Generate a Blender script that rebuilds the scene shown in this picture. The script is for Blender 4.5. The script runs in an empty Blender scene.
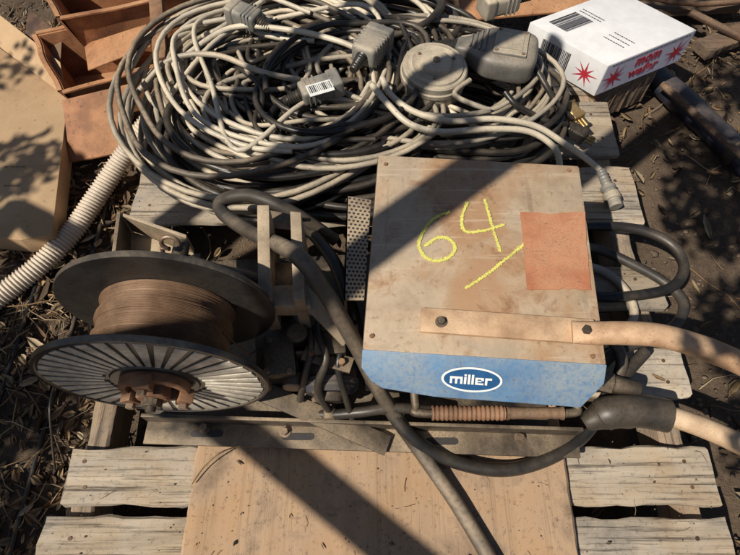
import bpy, bmesh, math, random
from mathutils import Vector as V, Matrix, noise as mn
R=math.radians
scene=bpy.context.scene; col=scene.collection
P=0.13; CH=1.0; TH=R(61.7); FP=556.0
FW=V((0,math.cos(TH),-math.sin(TH))); UP=V((0,math.sin(TH),math.cos(TH)))
def at(px,py,z=0.0):
    "pixel of the photograph -> world point at height z above the pallet deck"
    d=FW*FP+V((1,0,0))*(px-370)+UP*(277.5-py)
    t=(z-CH)/d.z
    return V((d.x*t,d.y*t,z+P))
# ---------------------------------------------------------------- materials
def nt(name):
    m=bpy.data.materials.new(name); m.use_nodes=True
    n=m.node_tree; b=n.nodes['Principled BSDF']
    return m,n,b
def N(n,t,**k):
    x=n.nodes.new(t)
    for a,v in k.items(): setattr(x,a,v)
    return x
def ramp(n,fac,a,b,ca=(0,0,0,1),cb=(1,1,1,1)):
    r=N(n,'ShaderNodeValToRGB'); e=r.color_ramp.elements
    e[0].position=a; e[1].position=b; e[0].color=ca; e[1].color=cb
    n.links.new(fac,r.inputs[0]); return r.outputs[0]
def mix(n,f,a,b,blend='MIX'):
    x=N(n,'ShaderNodeMix',data_type='RGBA',blend_type=blend)
    for s,v in ((0,f),(6,a),(7,b)):
        if hasattr(v,'is_output'): n.links.new(v,x.inputs[s])
        elif s==0: x.inputs[0].default_value=v
        else: x.inputs[s].default_value=(*v,1) if len(v)==3 else v
    return x.outputs[2]
def mth(n,op,a,b=0.0,clamp=False):
    x=N(n,'ShaderNodeMath',operation=op,use_clamp=clamp)
    for i,v in enumerate((a,b)):
        if hasattr(v,'is_output'): n.links.new(v,x.inputs[i])
        else: x.inputs[i].default_value=v
    return x.outputs[0]
def coords(n,sc=(1,1,1),rnd=True):
    tc=N(n,'ShaderNodeTexCoord')
    mp=N(n,'ShaderNodeMapping'); mp.inputs['Scale'].default_value=sc
    if rnd:
        oi=N(n,'ShaderNodeObjectInfo'); mm=mth(n,'MULTIPLY',oi.outputs['Random'],37.0)
        ad=N(n,'ShaderNodeVectorMath',operation='ADD')
        n.links.new(tc.outputs['Object'],ad.inputs[0]); n.links.new(mm,ad.inputs[1])
        n.links.new(ad.outputs[0],mp.inputs[0])
    else: n.links.new(tc.outputs['Object'],mp.inputs[0])
    return mp.outputs[0]
def noise(n,vec,scale,detail=4,rough=.6,dist=0):
    x=N(n,'ShaderNodeTexNoise'); x.inputs['Scale'].default_value=scale; x.inputs['Detail'].default_value=detail
    x.inputs['Roughness'].default_value=rough; x.inputs['Distortion'].default_value=dist
    n.links.new(vec,x.inputs['Vector']); return x.outputs['Fac']
def bump(n,b,h,s=.3,d=.002):
    x=N(n,'ShaderNodeBump'); x.inputs['Strength'].default_value=s; x.inputs['Distance'].default_value=d
    n.links.new(h,x.inputs['Height']); n.links.new(x.outputs[0],b.inputs['Normal'])
DUST=(.47,.345,.22)
def dusty(name,c1,c2=None,dust=DUST,amt=.5,rough=.6,metal=0.0,scale=25,bmp=.25,patch=.5,speck=.25):
    m,n,b=nt(name); vec=coords(n)
    n1=noise(n,vec,scale,5,.65); n2=noise(n,vec,scale*.28,4,.6,.4); n3=noise(n,vec,scale*9,3,.6)
    base=mix(n,ramp(n,n1,.38,.62),c1,c2 or tuple(x*1.6 for x in c1))
    g=N(n,'ShaderNodeNewGeometry'); s=N(n,'ShaderNodeSeparateXYZ'); n.links.new(g.outputs['Normal'],s.inputs[0])
    up=mth(n,'MAXIMUM',s.outputs[2],0.12)
    pt=ramp(n,n2,.5-.22*patch,.5+.16)
    grain=ramp(n,n3,.3,.62)
    f=mth(n,'MULTIPLY',mth(n,'MULTIPLY',up,pt),amt*1.5,True)
    f=mth(n,'MULTIPLY',f,mth(n,'ADD',mth(n,'MULTIPLY',grain,.55),.5),True)
    c=mix(n,f,base,dust)
    c=mix(n,mth(n,'MULTIPLY',ramp(n,n3,.60,.72),speck),c,(.03,.02,.015))
    n.links.new(c,b.inputs['Base Color'])
    rr=mth(n,'ADD',mth(n,'MULTIPLY',f,.35),rough,True); n.links.new(rr,b.inputs['Roughness'])
    if metal: n.links.new(mth(n,'MULTIPLY',mth(n,'SUBTRACT',1.0,f),metal),b.inputs['Metallic'])
    bump(n,b,mth(n,'ADD',n1,mth(n,'MULTIPLY',n3,.5)),bmp,.0015)
    return m
def wood(name,dark,mid,light,grey=.3,cr=.5,axis=0,sc=1.0,stain=.5,bmp=.6):
    m,n,b=nt(name)
    s=[38*sc]*3; s[axis]=2.2*sc; v1=coords(n,tuple(s))
    s=[150*sc]*3; s[axis]=5*sc; v2=coords(n,tuple(s))
    s=[9*sc]*3; s[axis]=1.6*sc; v3=coords(n,tuple(s)); v4=coords(n)
    a=noise(n,v1,1,6,.65,.6); f=noise(n,v2,1,4,.7); l=noise(n,v3,1,4,.5,1.0); g=noise(n,v4,140,3,.7); st=noise(n,v4,9,5,.65,.5)
    c=mix(n,ramp(n,a,.3,.7),dark,light); c=mix(n,ramp(n,l,.35,.68),c,mid)
    oi=N(n,'ShaderNodeObjectInfo')
    gr=tuple(sum(light)/3*x for x in (1.03,.98,.9))
    c=mix(n,mth(n,'MULTIPLY',ramp(n,st,.38,.65),grey),c,gr)
    c=mix(n,mth(n,'MULTIPLY',ramp(n,f,.54,.68),cr),c,(.03,.021,.014))
    c=mix(n,mth(n,'MULTIPLY',ramp(n,st,.55,.72),stain),c,tuple(x*.4 for x in dark))
    c=mix(n,mth(n,'MULTIPLY',ramp(n,g,.56,.68),.4),c,(.05,.034,.024))
    hs=N(n,'ShaderNodeHueSaturation'); n.links.new(c,hs.inputs['Color'])
    n.links.new(mth(n,'ADD',mth(n,'MULTIPLY',oi.outputs['Random'],.4),.8),hs.inputs['Value'])
    n.links.new(hs.outputs[0],b.inputs['Base Color']); b.inputs['Roughness'].default_value=.88
    h=mth(n,'ADD',mth(n,'MULTIPLY',a,.6),mth(n,'SUBTRACT',1.0,ramp(n,f,.54,.72)))
    bump(n,b,h,bmp,.0025)
    return m
def flat(name,c,rough=.7,metal=0,sp=60,var=.25):
    m,n,b=nt(name); vec=coords(n); a=noise(n,vec,sp,5,.7)
    cc=mix(n,ramp(n,a,.35,.68),tuple(x*(1-var) for x in c),tuple(min(1,x*(1+var*.5)) for x in c))
    n.links.new(cc,b.inputs['Base Color']); b.inputs['Roughness'].default_value=rough; b.inputs['Metallic'].default_value=metal
    bump(n,b,a,.1,.001); return m
def lidpaint(name):
    "faded painted sheet metal: grey brown film of dust, soft rust blooms, scratches"
    m,n,b=nt(name); v=coords(n); vs=coords(n,(6,90,40)); vs2=coords(n,(70,5,40))
    big=noise(n,v,6,6,.6,.8); med=noise(n,v,19,7,.68,.4); fine=noise(n,v,120,4,.65); s1=noise(n,vs,1,3,.6); s2=noise(n,vs2,1,3,.6)
    c=mix(n,ramp(n,med,.34,.66),(.36,.265,.18),(.56,.435,.305))
    c=mix(n,mth(n,'MULTIPLY',ramp(n,big,.45,.59),.8),c,(.39,.22,.115))
    c=mix(n,mth(n,'MULTIPLY',ramp(n,med,.53,.66),.75),c,(.25,.125,.06))
    c=mix(n,mth(n,'MULTIPLY',ramp(n,big,.33,.45,(1,1,1,1),(0,0,0,1)),.6),c,(.38,.305,.23))
    c=mix(n,mth(n,'MULTIPLY',ramp(n,s1,.60,.70),.35),c,(.66,.54,.40))
    c=mix(n,mth(n,'MULTIPLY',ramp(n,s2,.62,.72),.4),c,(.20,.125,.08))
    c=mix(n,mth(n,'MULTIPLY',ramp(n,fine,.58,.70),.45),c,(.14,.085,.05))
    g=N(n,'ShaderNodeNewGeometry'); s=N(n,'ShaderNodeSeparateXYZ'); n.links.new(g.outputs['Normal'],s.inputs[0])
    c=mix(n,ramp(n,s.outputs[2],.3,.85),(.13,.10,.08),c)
    n.links.new(c,b.inputs['Base Color']); n.links.new(mth(n,'ADD',mth(n,'MULTIPLY',med,.3),.40),b.inputs['Roughness'])
    bump(n,b,mth(n,'ADD',med,mth(n,'MULTIPLY',fine,.5)),.25,.0015); return m
MT={}
MT['board']=wood('weathered_board',(.15,.105,.07),(.37,.28,.19),(.57,.455,.32),.5,.75)
MT['stringer']=wood('stringer_wood',(.12,.08,.05),(.28,.19,.12),(.42,.30,.19),.3,.5,1)
MT['ply']=wood('plywood',(.25,.15,.08),(.41,.255,.145),(.50,.325,.19),.25,.16,1,.55,.65,.3)
MT['beam']=wood('old_beam',(.07,.042,.026),(.15,.09,.055),(.25,.16,.10),.2,.6)
MT['nail']=dusty('nail_rust',(.06,.04,.03),(.14,.07,.04),amt=.2,rough=.6,metal=.4)
MT['cabtop']=lidpaint('cabinet_faded_paint')
MT['blue']=dusty('blue_enamel',(.018,.115,.29),(.04,.18,.38),dust=(.30,.33,.34),amt=.75,rough=.4,scale=18,bmp=.08,patch=.75,speck=.45)
MT['white']=flat('white_enamel',(.78,.78,.75),.5,0,90,.12)
MT['navy']=flat('deep_blue_print',(.01,.085,.23),.5)
MT['black']=dusty('black_rubber',(.012,.011,.011),(.025,.022,.02),dust=(.28,.215,.15),amt=.28,rough=.38,scale=16,bmp=.15,patch=.4)
MT['blackd']=dusty('black_rubber_dusty',(.028,.024,.021),(.055,.046,.038),dust=(.44,.335,.23),amt=.6,rough=.5,scale=14,bmp=.15,patch=.7)
MT['grey']=dusty('grey_cable_jacket',(.19,.168,.14),(.34,.30,.245),dust=(.63,.51,.36),amt=.68,rough=.42,scale=15,bmp=.15,patch=.8,speck=.5)
MT['palegrey']=dusty('pale_cable_jacket',(.40,.35,.28),(.57,.505,.41),dust=(.75,.625,.455),amt=.65,rough=.38,scale=15,bmp=.15,patch=.8,speck=.5)
MT['tanhose']=dusty('tan_leather_sleeve',(.37,.24,.145),(.55,.38,.24),dust=(.72,.54,.37),amt=.6,rough=.55,scale=30,bmp=.45,speck=.5)
MT['rust']=dusty('rusty_steel',(.13,.06,.034),(.28,.14,.075),dust=(.45,.29,.175),amt=.5,rough=.7,metal=.2,scale=30,bmp=.5,speck=.4)
MT['darkrust']=dusty('dark_rust_sheet',(.06,.035,.025),(.15,.08,.045),dust=(.3,.2,.125),amt=.5,rough=.6,metal=.2,scale=20,bmp=.5,speck=.4)
MT['pipe']=dusty('blue_black_pipe',(.010,.014,.028),(.02,.024,.042),dust=(.22,.165,.12),amt=.45,rough=.35,scale=9,bmp=.1,patch=.7)
MT['rustlight']=dusty('light_rust_steel',(.32,.18,.10),(.54,.335,.195),dust=(.70,.50,.325),amt=.6,rough=.5,metal=.1,scale=30,bmp=.4,speck=.5)
MT['tansteel']=dusty('tan_grey_steel',(.20,.15,.105),(.35,.27,.19),dust=(.55,.435,.3),amt=.65,rough=.5,metal=.2,scale=30,bmp=.35,speck=.5)
MT['wornsteel']=dusty('worn_brown_steel',(.045,.037,.03),(.12,.09,.066),dust=(.44,.33,.215),amt=.6,rough=.48,metal=.3,scale=28,bmp=.4,patch=.6,speck=.5)
MT['orust']=dusty('brown_orange_rust_steel',(.19,.075,.034),(.42,.19,.085),dust=(.52,.30,.16),amt=.55,rough=.7,scale=12,bmp=.7,speck=.7,patch=.9)
MT['dsteel']=dusty('dark_oily_steel',(.02,.018,.017),(.06,.048,.039),dust=(.33,.245,.16),amt=.5,rough=.38,metal=.4,scale=24,bmp=.3,patch=.6)
MT['bolt']=dusty('bolt_steel',(.15,.105,.075),(.3,.21,.15),dust=(.42,.31,.21),amt=.4,rough=.4,metal=.5,scale=60)
MT['spool']=dusty('black_spool_plastic',(.012,.012,.013),(.026,.025,.026),dust=(.42,.335,.245),amt=.45,rough=.28,scale=16,bmp=.05,patch=.5)
MT['rib']=dusty('sunlit_worn_rib',(.36,.33,.28),(.68,.62,.52),dust=(.72,.6,.46),amt=.4,rough=.28,scale=40,bmp=.1,speck=.6)  # worn ribs, with the sun's silver sheen put into the colour
MT['wire']=dusty('copper_brown_wire',(.125,.07,.042),(.22,.13,.078),dust=(.4,.265,.165),amt=.45,rough=.45,metal=.3,scale=20,bmp=.1)
MT['motor']=dusty('motor_blue_black',(.010,.016,.030),(.02,.03,.05),dust=(.26,.2,.145),amt=.5,rough=.4,scale=14,bmp=.15,patch=.7,speck=.5)
MT['plug']=dusty('grey_plug_plastic',(.13,.127,.118),(.22,.21,.19),dust=(.52,.43,.32),amt=.68,rough=.45,scale=18,bmp=.1,speck=.6)
MT['dplug']=dusty('mid_grey_plug_plastic',(.085,.083,.079),(.15,.143,.133),dust=(.42,.345,.26),amt=.55,rough=.42,scale=18,bmp=.12,speck=.55)
MT['cap']=dusty('dirty_grey_metal_cap',(.22,.195,.16),(.40,.355,.29),dust=(.62,.51,.37),amt=.7,rough=.5,metal=.2,scale=20,bmp=.25,speck=.6,patch=.8)
MT['hose']=dusty('ribbed_hose_plastic',(.5,.42,.34),(.63,.54,.44),dust=(.6,.47,.33),amt=.5,rough=.4,scale=14,bmp=.1)
MT['brass']=dusty('dull_brass',(.32,.2,.07),(.45,.3,.12),amt=.3,rough=.4,metal=.7,scale=50)
MT['carton']=dusty('corrugated_carton',(.40,.26,.145),(.48,.325,.19),dust=(.52,.375,.23),amt=.4,rough=.85,scale=10,bmp=.15,speck=.3)
MT['cartonw']=flat('white_printed_carton',(.74,.73,.74),.55,0,25,.1)
MT['cartonshade']=flat('skylit_shade_carton',(.58,.57,.71),.55,0,25,.1)  # shaded face of the white carton, bluish sky shade put into the colour
MT['red']=flat('red_print',(.5,.03,.05),.6)
MT['ink']=flat('black_print',(.04,.035,.035),.7)
MT['faintink']=flat('faded_print',(.27,.18,.105),.8)
MT['labelprint']=flat('worn_label_print',(.46,.24,.13),.8,0,200,.5)
MT['chalk']=flat('yellow_chalk',(.74,.70,.17),.95,0,300,.2)
MT['label']=dusty('faded_orange_label',(.32,.075,.03),(.45,.14,.055),dust=(.50,.27,.155),amt=.6,rough=.6,scale=34,bmp=.35,patch=.9,speck=.65)
def leafmat(name):
    m,n,b=nt(name); a=N(n,'ShaderNodeVertexColor',layer_name='tint')
    n.links.new(a.outputs[0],b.inputs['Base Color']); b.inputs['Roughness'].default_value=.8; return m
MT['leaf']=leafmat('dry_leaf')
MT['green']=flat('caster_leaf',(.06,.09,.03),.6)
MT['bark']=wood('caster_bark',(.06,.045,.03),(.12,.09,.06),(.2,.15,.1),.3,.7,2)
def dirt():
    m,n,b=nt('dry_dirt'); v=coords(n,(1,1,1),False)
    a=noise(n,v,5,7,.65,.3); f=noise(n,v,60,6,.75); g=noise(n,v,260,3,.7)
    c=mix(n,ramp(n,a,.35,.65),(.07,.046,.03),(.155,.105,.068)); c=mix(n,mth(n,'MULTIPLY',ramp(n,f,.45,.7),.6),c,(.22,.155,.1))
    c=mix(n,mth(n,'MULTIPLY',ramp(n,g,.55,.7),.6),c,(.035,.024,.016))
    n.links.new(c,b.inputs['Base Color']); b.inputs['Roughness'].default_value=.95
    bump(n,b,mth(n,'ADD',f,mth(n,'MULTIPLY',g,.6)),.9,.01); return m
MT['dirt']=dirt()
# ---------------------------------------------------------------- mesh helpers
def cr(pts,n=8,closed=False):
    p=[V(x) for x in pts]; out=[]; L=len(p)
    for i in range(L if closed else L-1):
        if closed: a,b,c,d=p[(i-1)%L],p[i],p[(i+1)%L],p[(i+2)%L]
        else: a,b,c,d=p[max(i-1,0)],p[i],p[i+1],p[min(i+2,L-1)]
        for k in range(n):
            t=k/n; out.append(.5*((2*b)+(c-a)*t+(2*a-5*b+4*c-d)*t*t+(3*b-a-3*c+d)*t**3))
    if not closed: out.append(p[-1])
    return out
class MB:
    def __init__(s): s.bm=bmesh.new()
    def f(s,vs,mi=0):
        try:
            x=s.bm.faces.new(vs); x.material_index=mi; return x
        except ValueError: pass
    def poly(s,pts,mi=0): return s.f([s.bm.verts.new(p) for p in pts],mi)
    def merge(s,t,mi=0):
        mp={v:s.bm.verts.new(v.co) for v in t.verts}
        for fc in t.faces: s.f([mp[v] for v in fc.verts],mi)
        t.free()
    def box(s,c,size,rot=None,bev=.002,mi=0,seg=2):
        t=bmesh.new(); bmesh.ops.create_cube(t,size=1)
        for v in t.verts: v.co=V((v.co.x*size[0],v.co.y*size[1],v.co.z*size[2]))
        if bev: bmesh.ops.bevel(t,geom=t.edges[:],offset=bev,segments=seg,profile=.6,affect='EDGES')
        M=(rot or Matrix.Identity(3))
        for v in t.verts: v.co=M@v.co+V(c)
        s.merge(t,mi)
    def prism(s,poly,vec,mi=0,bev=0):
        t=bmesh.new(); vec=V(vec)
        a=[t.verts.new(p) for p in poly]; b=[t.verts.new(V(p)+vec) for p in poly]
        n=len(a); t.faces.new(a); t.faces.new(b[::-1])
        for i in range(n): t.faces.new((a[i],b[i],b[(i+1)%n],a[(i+1)%n]))
        bmesh.ops.recalc_face_normals(t,faces=t.faces[:])
        if bev: bmesh.ops.bevel(t,geom=t.edges[:],offset=bev,segments=2,profile=.6,affect='EDGES')
        s.merge(t,mi)
    def tube(s,pts,r,seg=10,mi=0,closed=False,cap=True,sq=1.0,up0=None):
        pts=[V(p) for p in pts]; n=len(pts); rings=[]; up=V(up0) if up0 else None
        for i,p in enumerate(pts):
            if closed: d=pts[(i+1)%n]-pts[i-1]
            else: d=pts[min(i+1,n-1)]-pts[max(i-1,0)]
            if d.length<1e-9: d=V((1,0,0))
            d.normalize()
            if up is None: up=d.orthogonal().normalized()
            up=(up-d*up.dot(d))
            if up.length<1e-6: up=d.orthogonal()
            up.normalize(); sd=d.cross(up); rr=r(i/(n-1)) if callable(r) else r
            q=sq(i/(n-1)) if callable(sq) else sq
            rings.append([s.bm.verts.new(p+(up*math.cos(2*math.pi*k/seg)*q+sd*math.sin(2*math.pi*k/seg))*rr) for k in range(seg)])
        for i in range(n if closed else n-1):
            a,b=rings[i],rings[(i+1)%n]
            for k in range(seg): s.f((a[k],a[(k+1)%seg],b[(k+1)%seg],b[k]),mi)
        if cap and not closed: s.f(rings[0][::-1],mi); s.f(rings[-1],mi)
    def cyl(s,a,b,r,r2=None,seg=20,mi=0,bev=0):
        a,b=V(a),V(b); r2=r if r2 is None else r2
        if bev:
            d=(b-a).normalized()*bev
            q=[(a,r-bev),(a+d,r),(b-d,r2),(b,r2-bev)]
        else: q=[(a,r),(b,r2)]
        ax=(b-a).normalized(); u=ax.orthogonal().normalized(); w=ax.cross(u); rg=[]
        for p,rr in q: rg.append([s.bm.verts.new(p+(u*math.cos(2*math.pi*k/seg)+w*math.sin(2*math.pi*k/seg))*rr) for k in range(seg)])
        for x,y in zip(rg,rg[1:]):
            for k in range(seg): s.f((x[k],x[(k+1)%seg],y[(k+1)%seg],y[k]),mi)
        s.f(rg[0][::-1],mi); s.f(rg[-1],mi)
    def lathe(s,prof,o,ax,seg=64,mi=0,closed=True):
        o=V(o); ax=V(ax).normalized(); u=ax.orthogonal().normalized(); w=ax.cross(u)
        rg=[[s.bm.verts.new(o+ax*h+(u*math.cos(2*math.pi*k/seg)+w*math.sin(2*math.pi*k/seg))*r) for k in range(seg)] for r,h in prof]
        L=list(zip(rg,rg[1:]+rg[:1])) if closed else list(zip(rg,rg[1:]))
        for x,y in L:
            for k in range(seg): s.f((x[k],x[(k+1)%seg],y[(k+1)%seg],y[k]),mi)
    def plank(s,p0,p1,w,t,seed=0,rough=.0025,n=44,mi=0,up=V((0,0,1))):
        p0,p1=V(p0),V(p1); d=(p1-p0); L=d.length; d.normalize(); sd=up.cross(d).normalized(); u=d.cross(sd)
        c=.004; cs=[(-w/2+c,t/2),(-w/6,t/2),(w/6,t/2),(w/2-c,t/2),(w/2,t/2-c),(w/2,-t/2+c),(w/2-c,-t/2),(-w/2+c,-t/2),(-w/2,-t/2+c),(-w/2,t/2-c)]
        rg=[]
        for i in range(n+1):
            q=p0+d*(L*i/n); ring=[]
            for k,(a,b) in enumerate(cs):
                j=V((i*.35,k*1.7,seed*7.3)); e=mn.noise(j)*rough; g=mn.noise(j+V((50,3,9)))*rough
                g2=mn.noise(V((i*.9,(1 if a>0 else -1)*4,seed*3.1)))*rough*1.3
                x=0
                if i in(0,n): x=mn.noise(V((k*1.9,seed*5.1,i)))*.008
                ring.append(s.bm.verts.new(q+sd*(a+e+g2)+u*(b+g*.6)+d*x))
            rg.append(ring)
        m=len(cs)
        for a,b in zip(rg,rg[1:]):
            for k in range(m): s.f((a[k],a[(k+1)%m],b[(k+1)%m],b[k]),mi)
        s.f(rg[0][::-1],mi); s.f(rg[-1],mi)
    def build(s,name,mats,parent=None,ang=38,label=None,cat=None,group=None,kind=None,fix=True):
        if fix: bmesh.ops.recalc_face_normals(s.bm,faces=s.bm.faces[:])
        xs=[v.co for v in s.bm.verts]
        lo=V((min(v.x for v in xs),min(v.y for v in xs),min(v.z for v in xs))); hi=V((max(v.x for v in xs),max(v.y for v in xs),max(v.z for v in xs)))
        o=V(((lo.x+hi.x)/2,(lo.y+hi.y)/2,lo.z))
        for v in s.bm.verts: v.co-=o
        me=bpy.data.meshes.new(name); s.bm.to_mesh(me); s.bm.free()
        for p in me.polygons: p.use_smooth=True
        me.set_sharp_from_angle(angle=R(ang))
        for m in (mats if isinstance(mats,(list,tuple)) else [mats]): me.materials.append(MT[m])
        ob=bpy.data.objects.new(name,me); col.objects.link(ob)
        if parent is not None:
            ob.parent=parent; q=V((0,0,0)); pp=parent
            while pp is not None: q+=V(pp.location); pp=pp.parent
            ob.location=o-q
        else: ob.location=o
        tag(ob,label,cat,group,kind); return ob
def tag(o,label=None,cat=None,group=None,kind=None):
    if label:o['label']=label
    if cat:o['category']=cat
    if group:o['group']=group
    if kind:o['kind']=kind
    return o
def thing(name,loc,label,cat,group=None):
    o=bpy.data.objects.new(name,None); o.empty_display_size=.05; o.location=loc; col.objects.link(o); return tag(o,label,cat,group)
def rotz(a): return Matrix.Rotation(a,3,'Z')
def textmesh(mb,txt,size,o,xd,yd,mi=0,ext=.0004,bold=0.0,fitw=None,space=1.0,fith=None):
    cu=bpy.data.curves.new('t','FONT'); cu.body=txt; cu.size=size; cu.align_x='CENTER'; cu.align_y='CENTER'; cu.extrude=ext; cu.offset=bold; cu.space_character=space
    ob=bpy.data.objects.new('t',cu); col.objects.link(ob); bpy.context.view_layer.update()
    me=bpy.data.meshes.new_from_object(ob); bpy.data.objects.remove(ob); bpy.data.curves.remove(cu)
    xd=V(xd).normalized(); yd=V(yd).normalized(); zd=xd.cross(yd)
    xx=[v.co.x for v in me.vertices]; yy=[v.co.y for v in me.vertices]; k=1.0; ky=1.0
    if fitw: k=fitw/(max(xx)-min(xx))
    if fith: ky=fith/(max(yy)-min(yy))
    mx=(max(xx)+min(xx))/2; my=(max(yy)+min(yy))/2
    vs=[mb.bm.verts.new(V(o)+xd*(v.co.x-mx)*k+yd*(v.co.y-my)*ky+zd*v.co.z) for v in me.vertices]
    for p in me.polygons: mb.f([vs[i] for i in p.vertices],mi)
    bpy.data.meshes.remove(me)
# ---------------------------------------------------------------- ground
rnd=random.Random(4)
xs=sorted(set([-60,-30,-15,-8,-5,-3.5]+[-2.6+.05*i for i in range(105)]+[3.5,5,8,15,30,60]))
ys=sorted(set([-60,-30,-15,-8,-5,-3]+[-2+.05*i for i in range(100)]+[4,6,10,20,40,60]))
mb=MB(); g=[[mb.bm.verts.new((x,y,-.006+(mn.fractal(V((x*4,y*4,.3)),1,2,5)*.012 if abs(x)<3 and -2.5<y<3.2 else 0) - (.01 if (-.6<x<.65 and -.1<y<1.3) else 0))) for x in xs] for y in ys]
for j in range(len(ys)-1):
    for i in range(len(xs)-1): mb.f((g[j][i],g[j][i+1],g[j+1][i+1],g[j+1][i]))
gr=mb.build('ground','dirt',kind='structure',ang=180)
def scatter(name,label,cat,n,fn,mat):
    mb=MB(); lay=mb.bm.loops.layers.float_color.new('tint')
    for i in range(n): fn(mb,lay)
    return mb.build(name,mat,label=label,cat=cat,kind='stuff',ang=180,fix=False)
def spot(lw=.5,rw=.25):
    u=rnd.random()
    if u<lw: x=rnd.uniform(-1.3,-.5); y=rnd.uniform(-.3,1.5)
    elif u<lw+rw: x=rnd.uniform(.55,1.5); y=rnd.uniform(-.3,1.9)
    elif u<.95: x=rnd.uniform(-1.4,1.6); y=rnd.uniform(1.0,2.3)
    else: x=rnd.uniform(-.55,.6); y=rnd.uniform(-.1,1.1)
    return x,y
LC=[(.30,.20,.10),(.22,.13,.065),(.34,.24,.14),(.15,.09,.05),(.42,.32,.2),(.11,.07,.045),(.26,.15,.07)]
def tint(mb,lay,n0,c):
    mb.bm.faces.ensure_lookup_table()
    for fc in mb.bm.faces[n0:]:
        for l in fc.loops:l[lay]=(*c,1)
def leaf(mb,lay,xy=None,z=None,sz=1):
    x,y=xy or spot(.62,.08); z=rnd.uniform(.002,.016) if z is None else z; L=rnd.uniform(.008,.042)*sz; W=L*rnd.uniform(.2,.6); a=rnd.uniform(0,6.28); ti=rnd.gauss(0,.35); ro=rnd.gauss(0,.4); cu=rnd.uniform(-.3,.6)
    if rnd.random()<.06: L*=1.8; W*=1.7
    M=Matrix.Translation((x,y,z))@Matrix.Rotation(a,4,'Z')@Matrix.Rotation(ti,4,'X')@Matrix.Rotation(ro,4,'Y')
    pr=[(-.5,0),(-.25,.8),(.1,1),(.35,.55),(.55,0)]; c=rnd.choice(LC); k=rnd.uniform(.4,1.05); c=tuple(min(1,q*k) for q in c)
    n0=len(mb.bm.faces)
    mid=[mb.bm.verts.new(M@V((p*L,0,-cu*L*.3*(1-4*p*p)))) for p,_ in pr]
    for s in(1,-1):
        ed=[mid[0]]+[mb.bm.verts.new(M@V((p*L,s*w*W/2,cu*L*.25-cu*L*.3*(1-4*p*p)))) for p,w in pr[1:-1]]+[mid[-1]]
        for i in range(4):
            u=[]
            for v in (mid[i],mid[i+1],ed[i+1],ed[i]):
                if v not in u:u.append(v)
            mb.f(u)
    tint(mb,lay,n0,c)
def twig(mb,lay,xy=None,z=None,sz=1):
    x,y=xy or spot(.6,.08); a=rnd.uniform(0,6.28); L=rnd.uniform(.03,.16)*sz; r=rnd.uniform(.0005,.0018)*min(1,sz*1.5); z=rnd.uniform(.004,.016) if z is None else z
    p=[V((x,y,z))]
    for k in range(3):
        a+=rnd.gauss(0,.25); p.append(p[-1]+V((math.cos(a),math.sin(a),rnd.gauss(0,.08)*(0 if xy else 1)))*L/3)
    n0=len(mb.bm.faces); mb.tube(p,r,5); c=rnd.choice(LC); k=rnd.uniform(.6,1.2); tint(mb,lay,n0,(c[0]*k,c[1]*k,c[2]*k))
def stone(mb,lay,xy=None,z=.002,sz=1):
    x,y=xy or spot(.3,.45); r=rnd.uniform(.0015,.006)*(1 if rnd.random()<.95 else 1.8)*sz; t=bmesh.new(); bmesh.ops.create_icosphere(t,subdivisions=1,radius=r)
    sc=(rnd.uniform(.7,1.4),rnd.uniform(.7,1.2),rnd.uniform(.5,.9)); n0=len(mb.bm.faces)
    for v in t.verts: v.co=V((v.co.x*sc[0]+rnd.gauss(0,r*.2)+x,v.co.y*sc[1]+rnd.gauss(0,r*.2)+y,v.co.z*sc[2]+z))
    mb.merge(t); k=rnd.uniform(.6,1.4); tint(mb,lay,n0,(.13*k,.09*k,.06*k))
scatter('leaf_litter','dry brown fallen leaves scattered over the dirt','leaves',8000,leaf,'leaf')
scatter('dry_twigs','thin dry straws and twigs strewn on the dirt','twigs',1500,twig,'leaf')
scatter('dirt_clods','small dirt clods and stones loose on the ground','stones',4200,stone,'leaf')
def deck(mb,lay):
    x=rnd.uniform(-.52,.57); y=rnd.uniform(-.02,1.05)
    z=P+.0158 if (-.30<x<.33 and y<.34) else P+.0015
    u=rnd.random()
    if u<.8: stone(mb,lay,(x,y),z,.28)
    elif u<.93: twig(mb,lay,(x,y),z+.001,.18)
    else: leaf(mb,lay,(x,y),z+.003,.35)
scatter('loose_debris','crumbs of dirt and straw lying on the pallet boards and plywood','debris',800,deck,'leaf')
# ---------------------------------------------------------------- pallet
pal=thing('pallet',(.03,.55,0),'weathered wooden pallet carrying the welding gear','pallet')
rows=[(-.03,.088),(.107,.203),(.292,.386),(.47,.56),(.675,.83),(.865,1.035),(1.07,1.17)]
for i,(a,b) in enumerate(rows):
    mb=MB(); x0=-.525+rnd.uniform(-.012,.01); x1=.582+rnd.uniform(-.01,.014)
    mb.plank((x0,(a+b)/2+rnd.uniform(-.003,.003),P-.010),(x1,(a+b)/2+rnd.uniform(-.003,.003),P-.010),b-a,.02,i+3,.004)
    for sx in(-.49,.03,.545):
        for q in(.28,.72):
            c=V((sx+rnd.uniform(-.012,.012),a+(b-a)*q,P-.001)); mb.cyl(c,c+V((0,0,.002)),.0035,seg=8,mi=1)
    mb.build('deck_board',['board','nail'],pal)
for sx in(-.49,.03,.545):
    mb=MB(); mb.plank((sx,-.02,.066),(sx,1.16,.066),.04,.087,sx*9+2); mb.build('stringer','stringer',pal)
for y in(.04,.5,1.1):
    mb=MB(); mb.plank((-.52,y,.012),(.58,y,.012),.09,.02,y*11+5); mb.build('bottom_board','board',pal)
mb=MB()
mb.plank((.015,-.06,P+.009),(.019,.345,P+.009),.634,.012,77,.0015,30)
mb.build('plywood_sheet','ply',label='warm brown plywood sheet lying on the near end of the pallet',cat='plywood')
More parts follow.
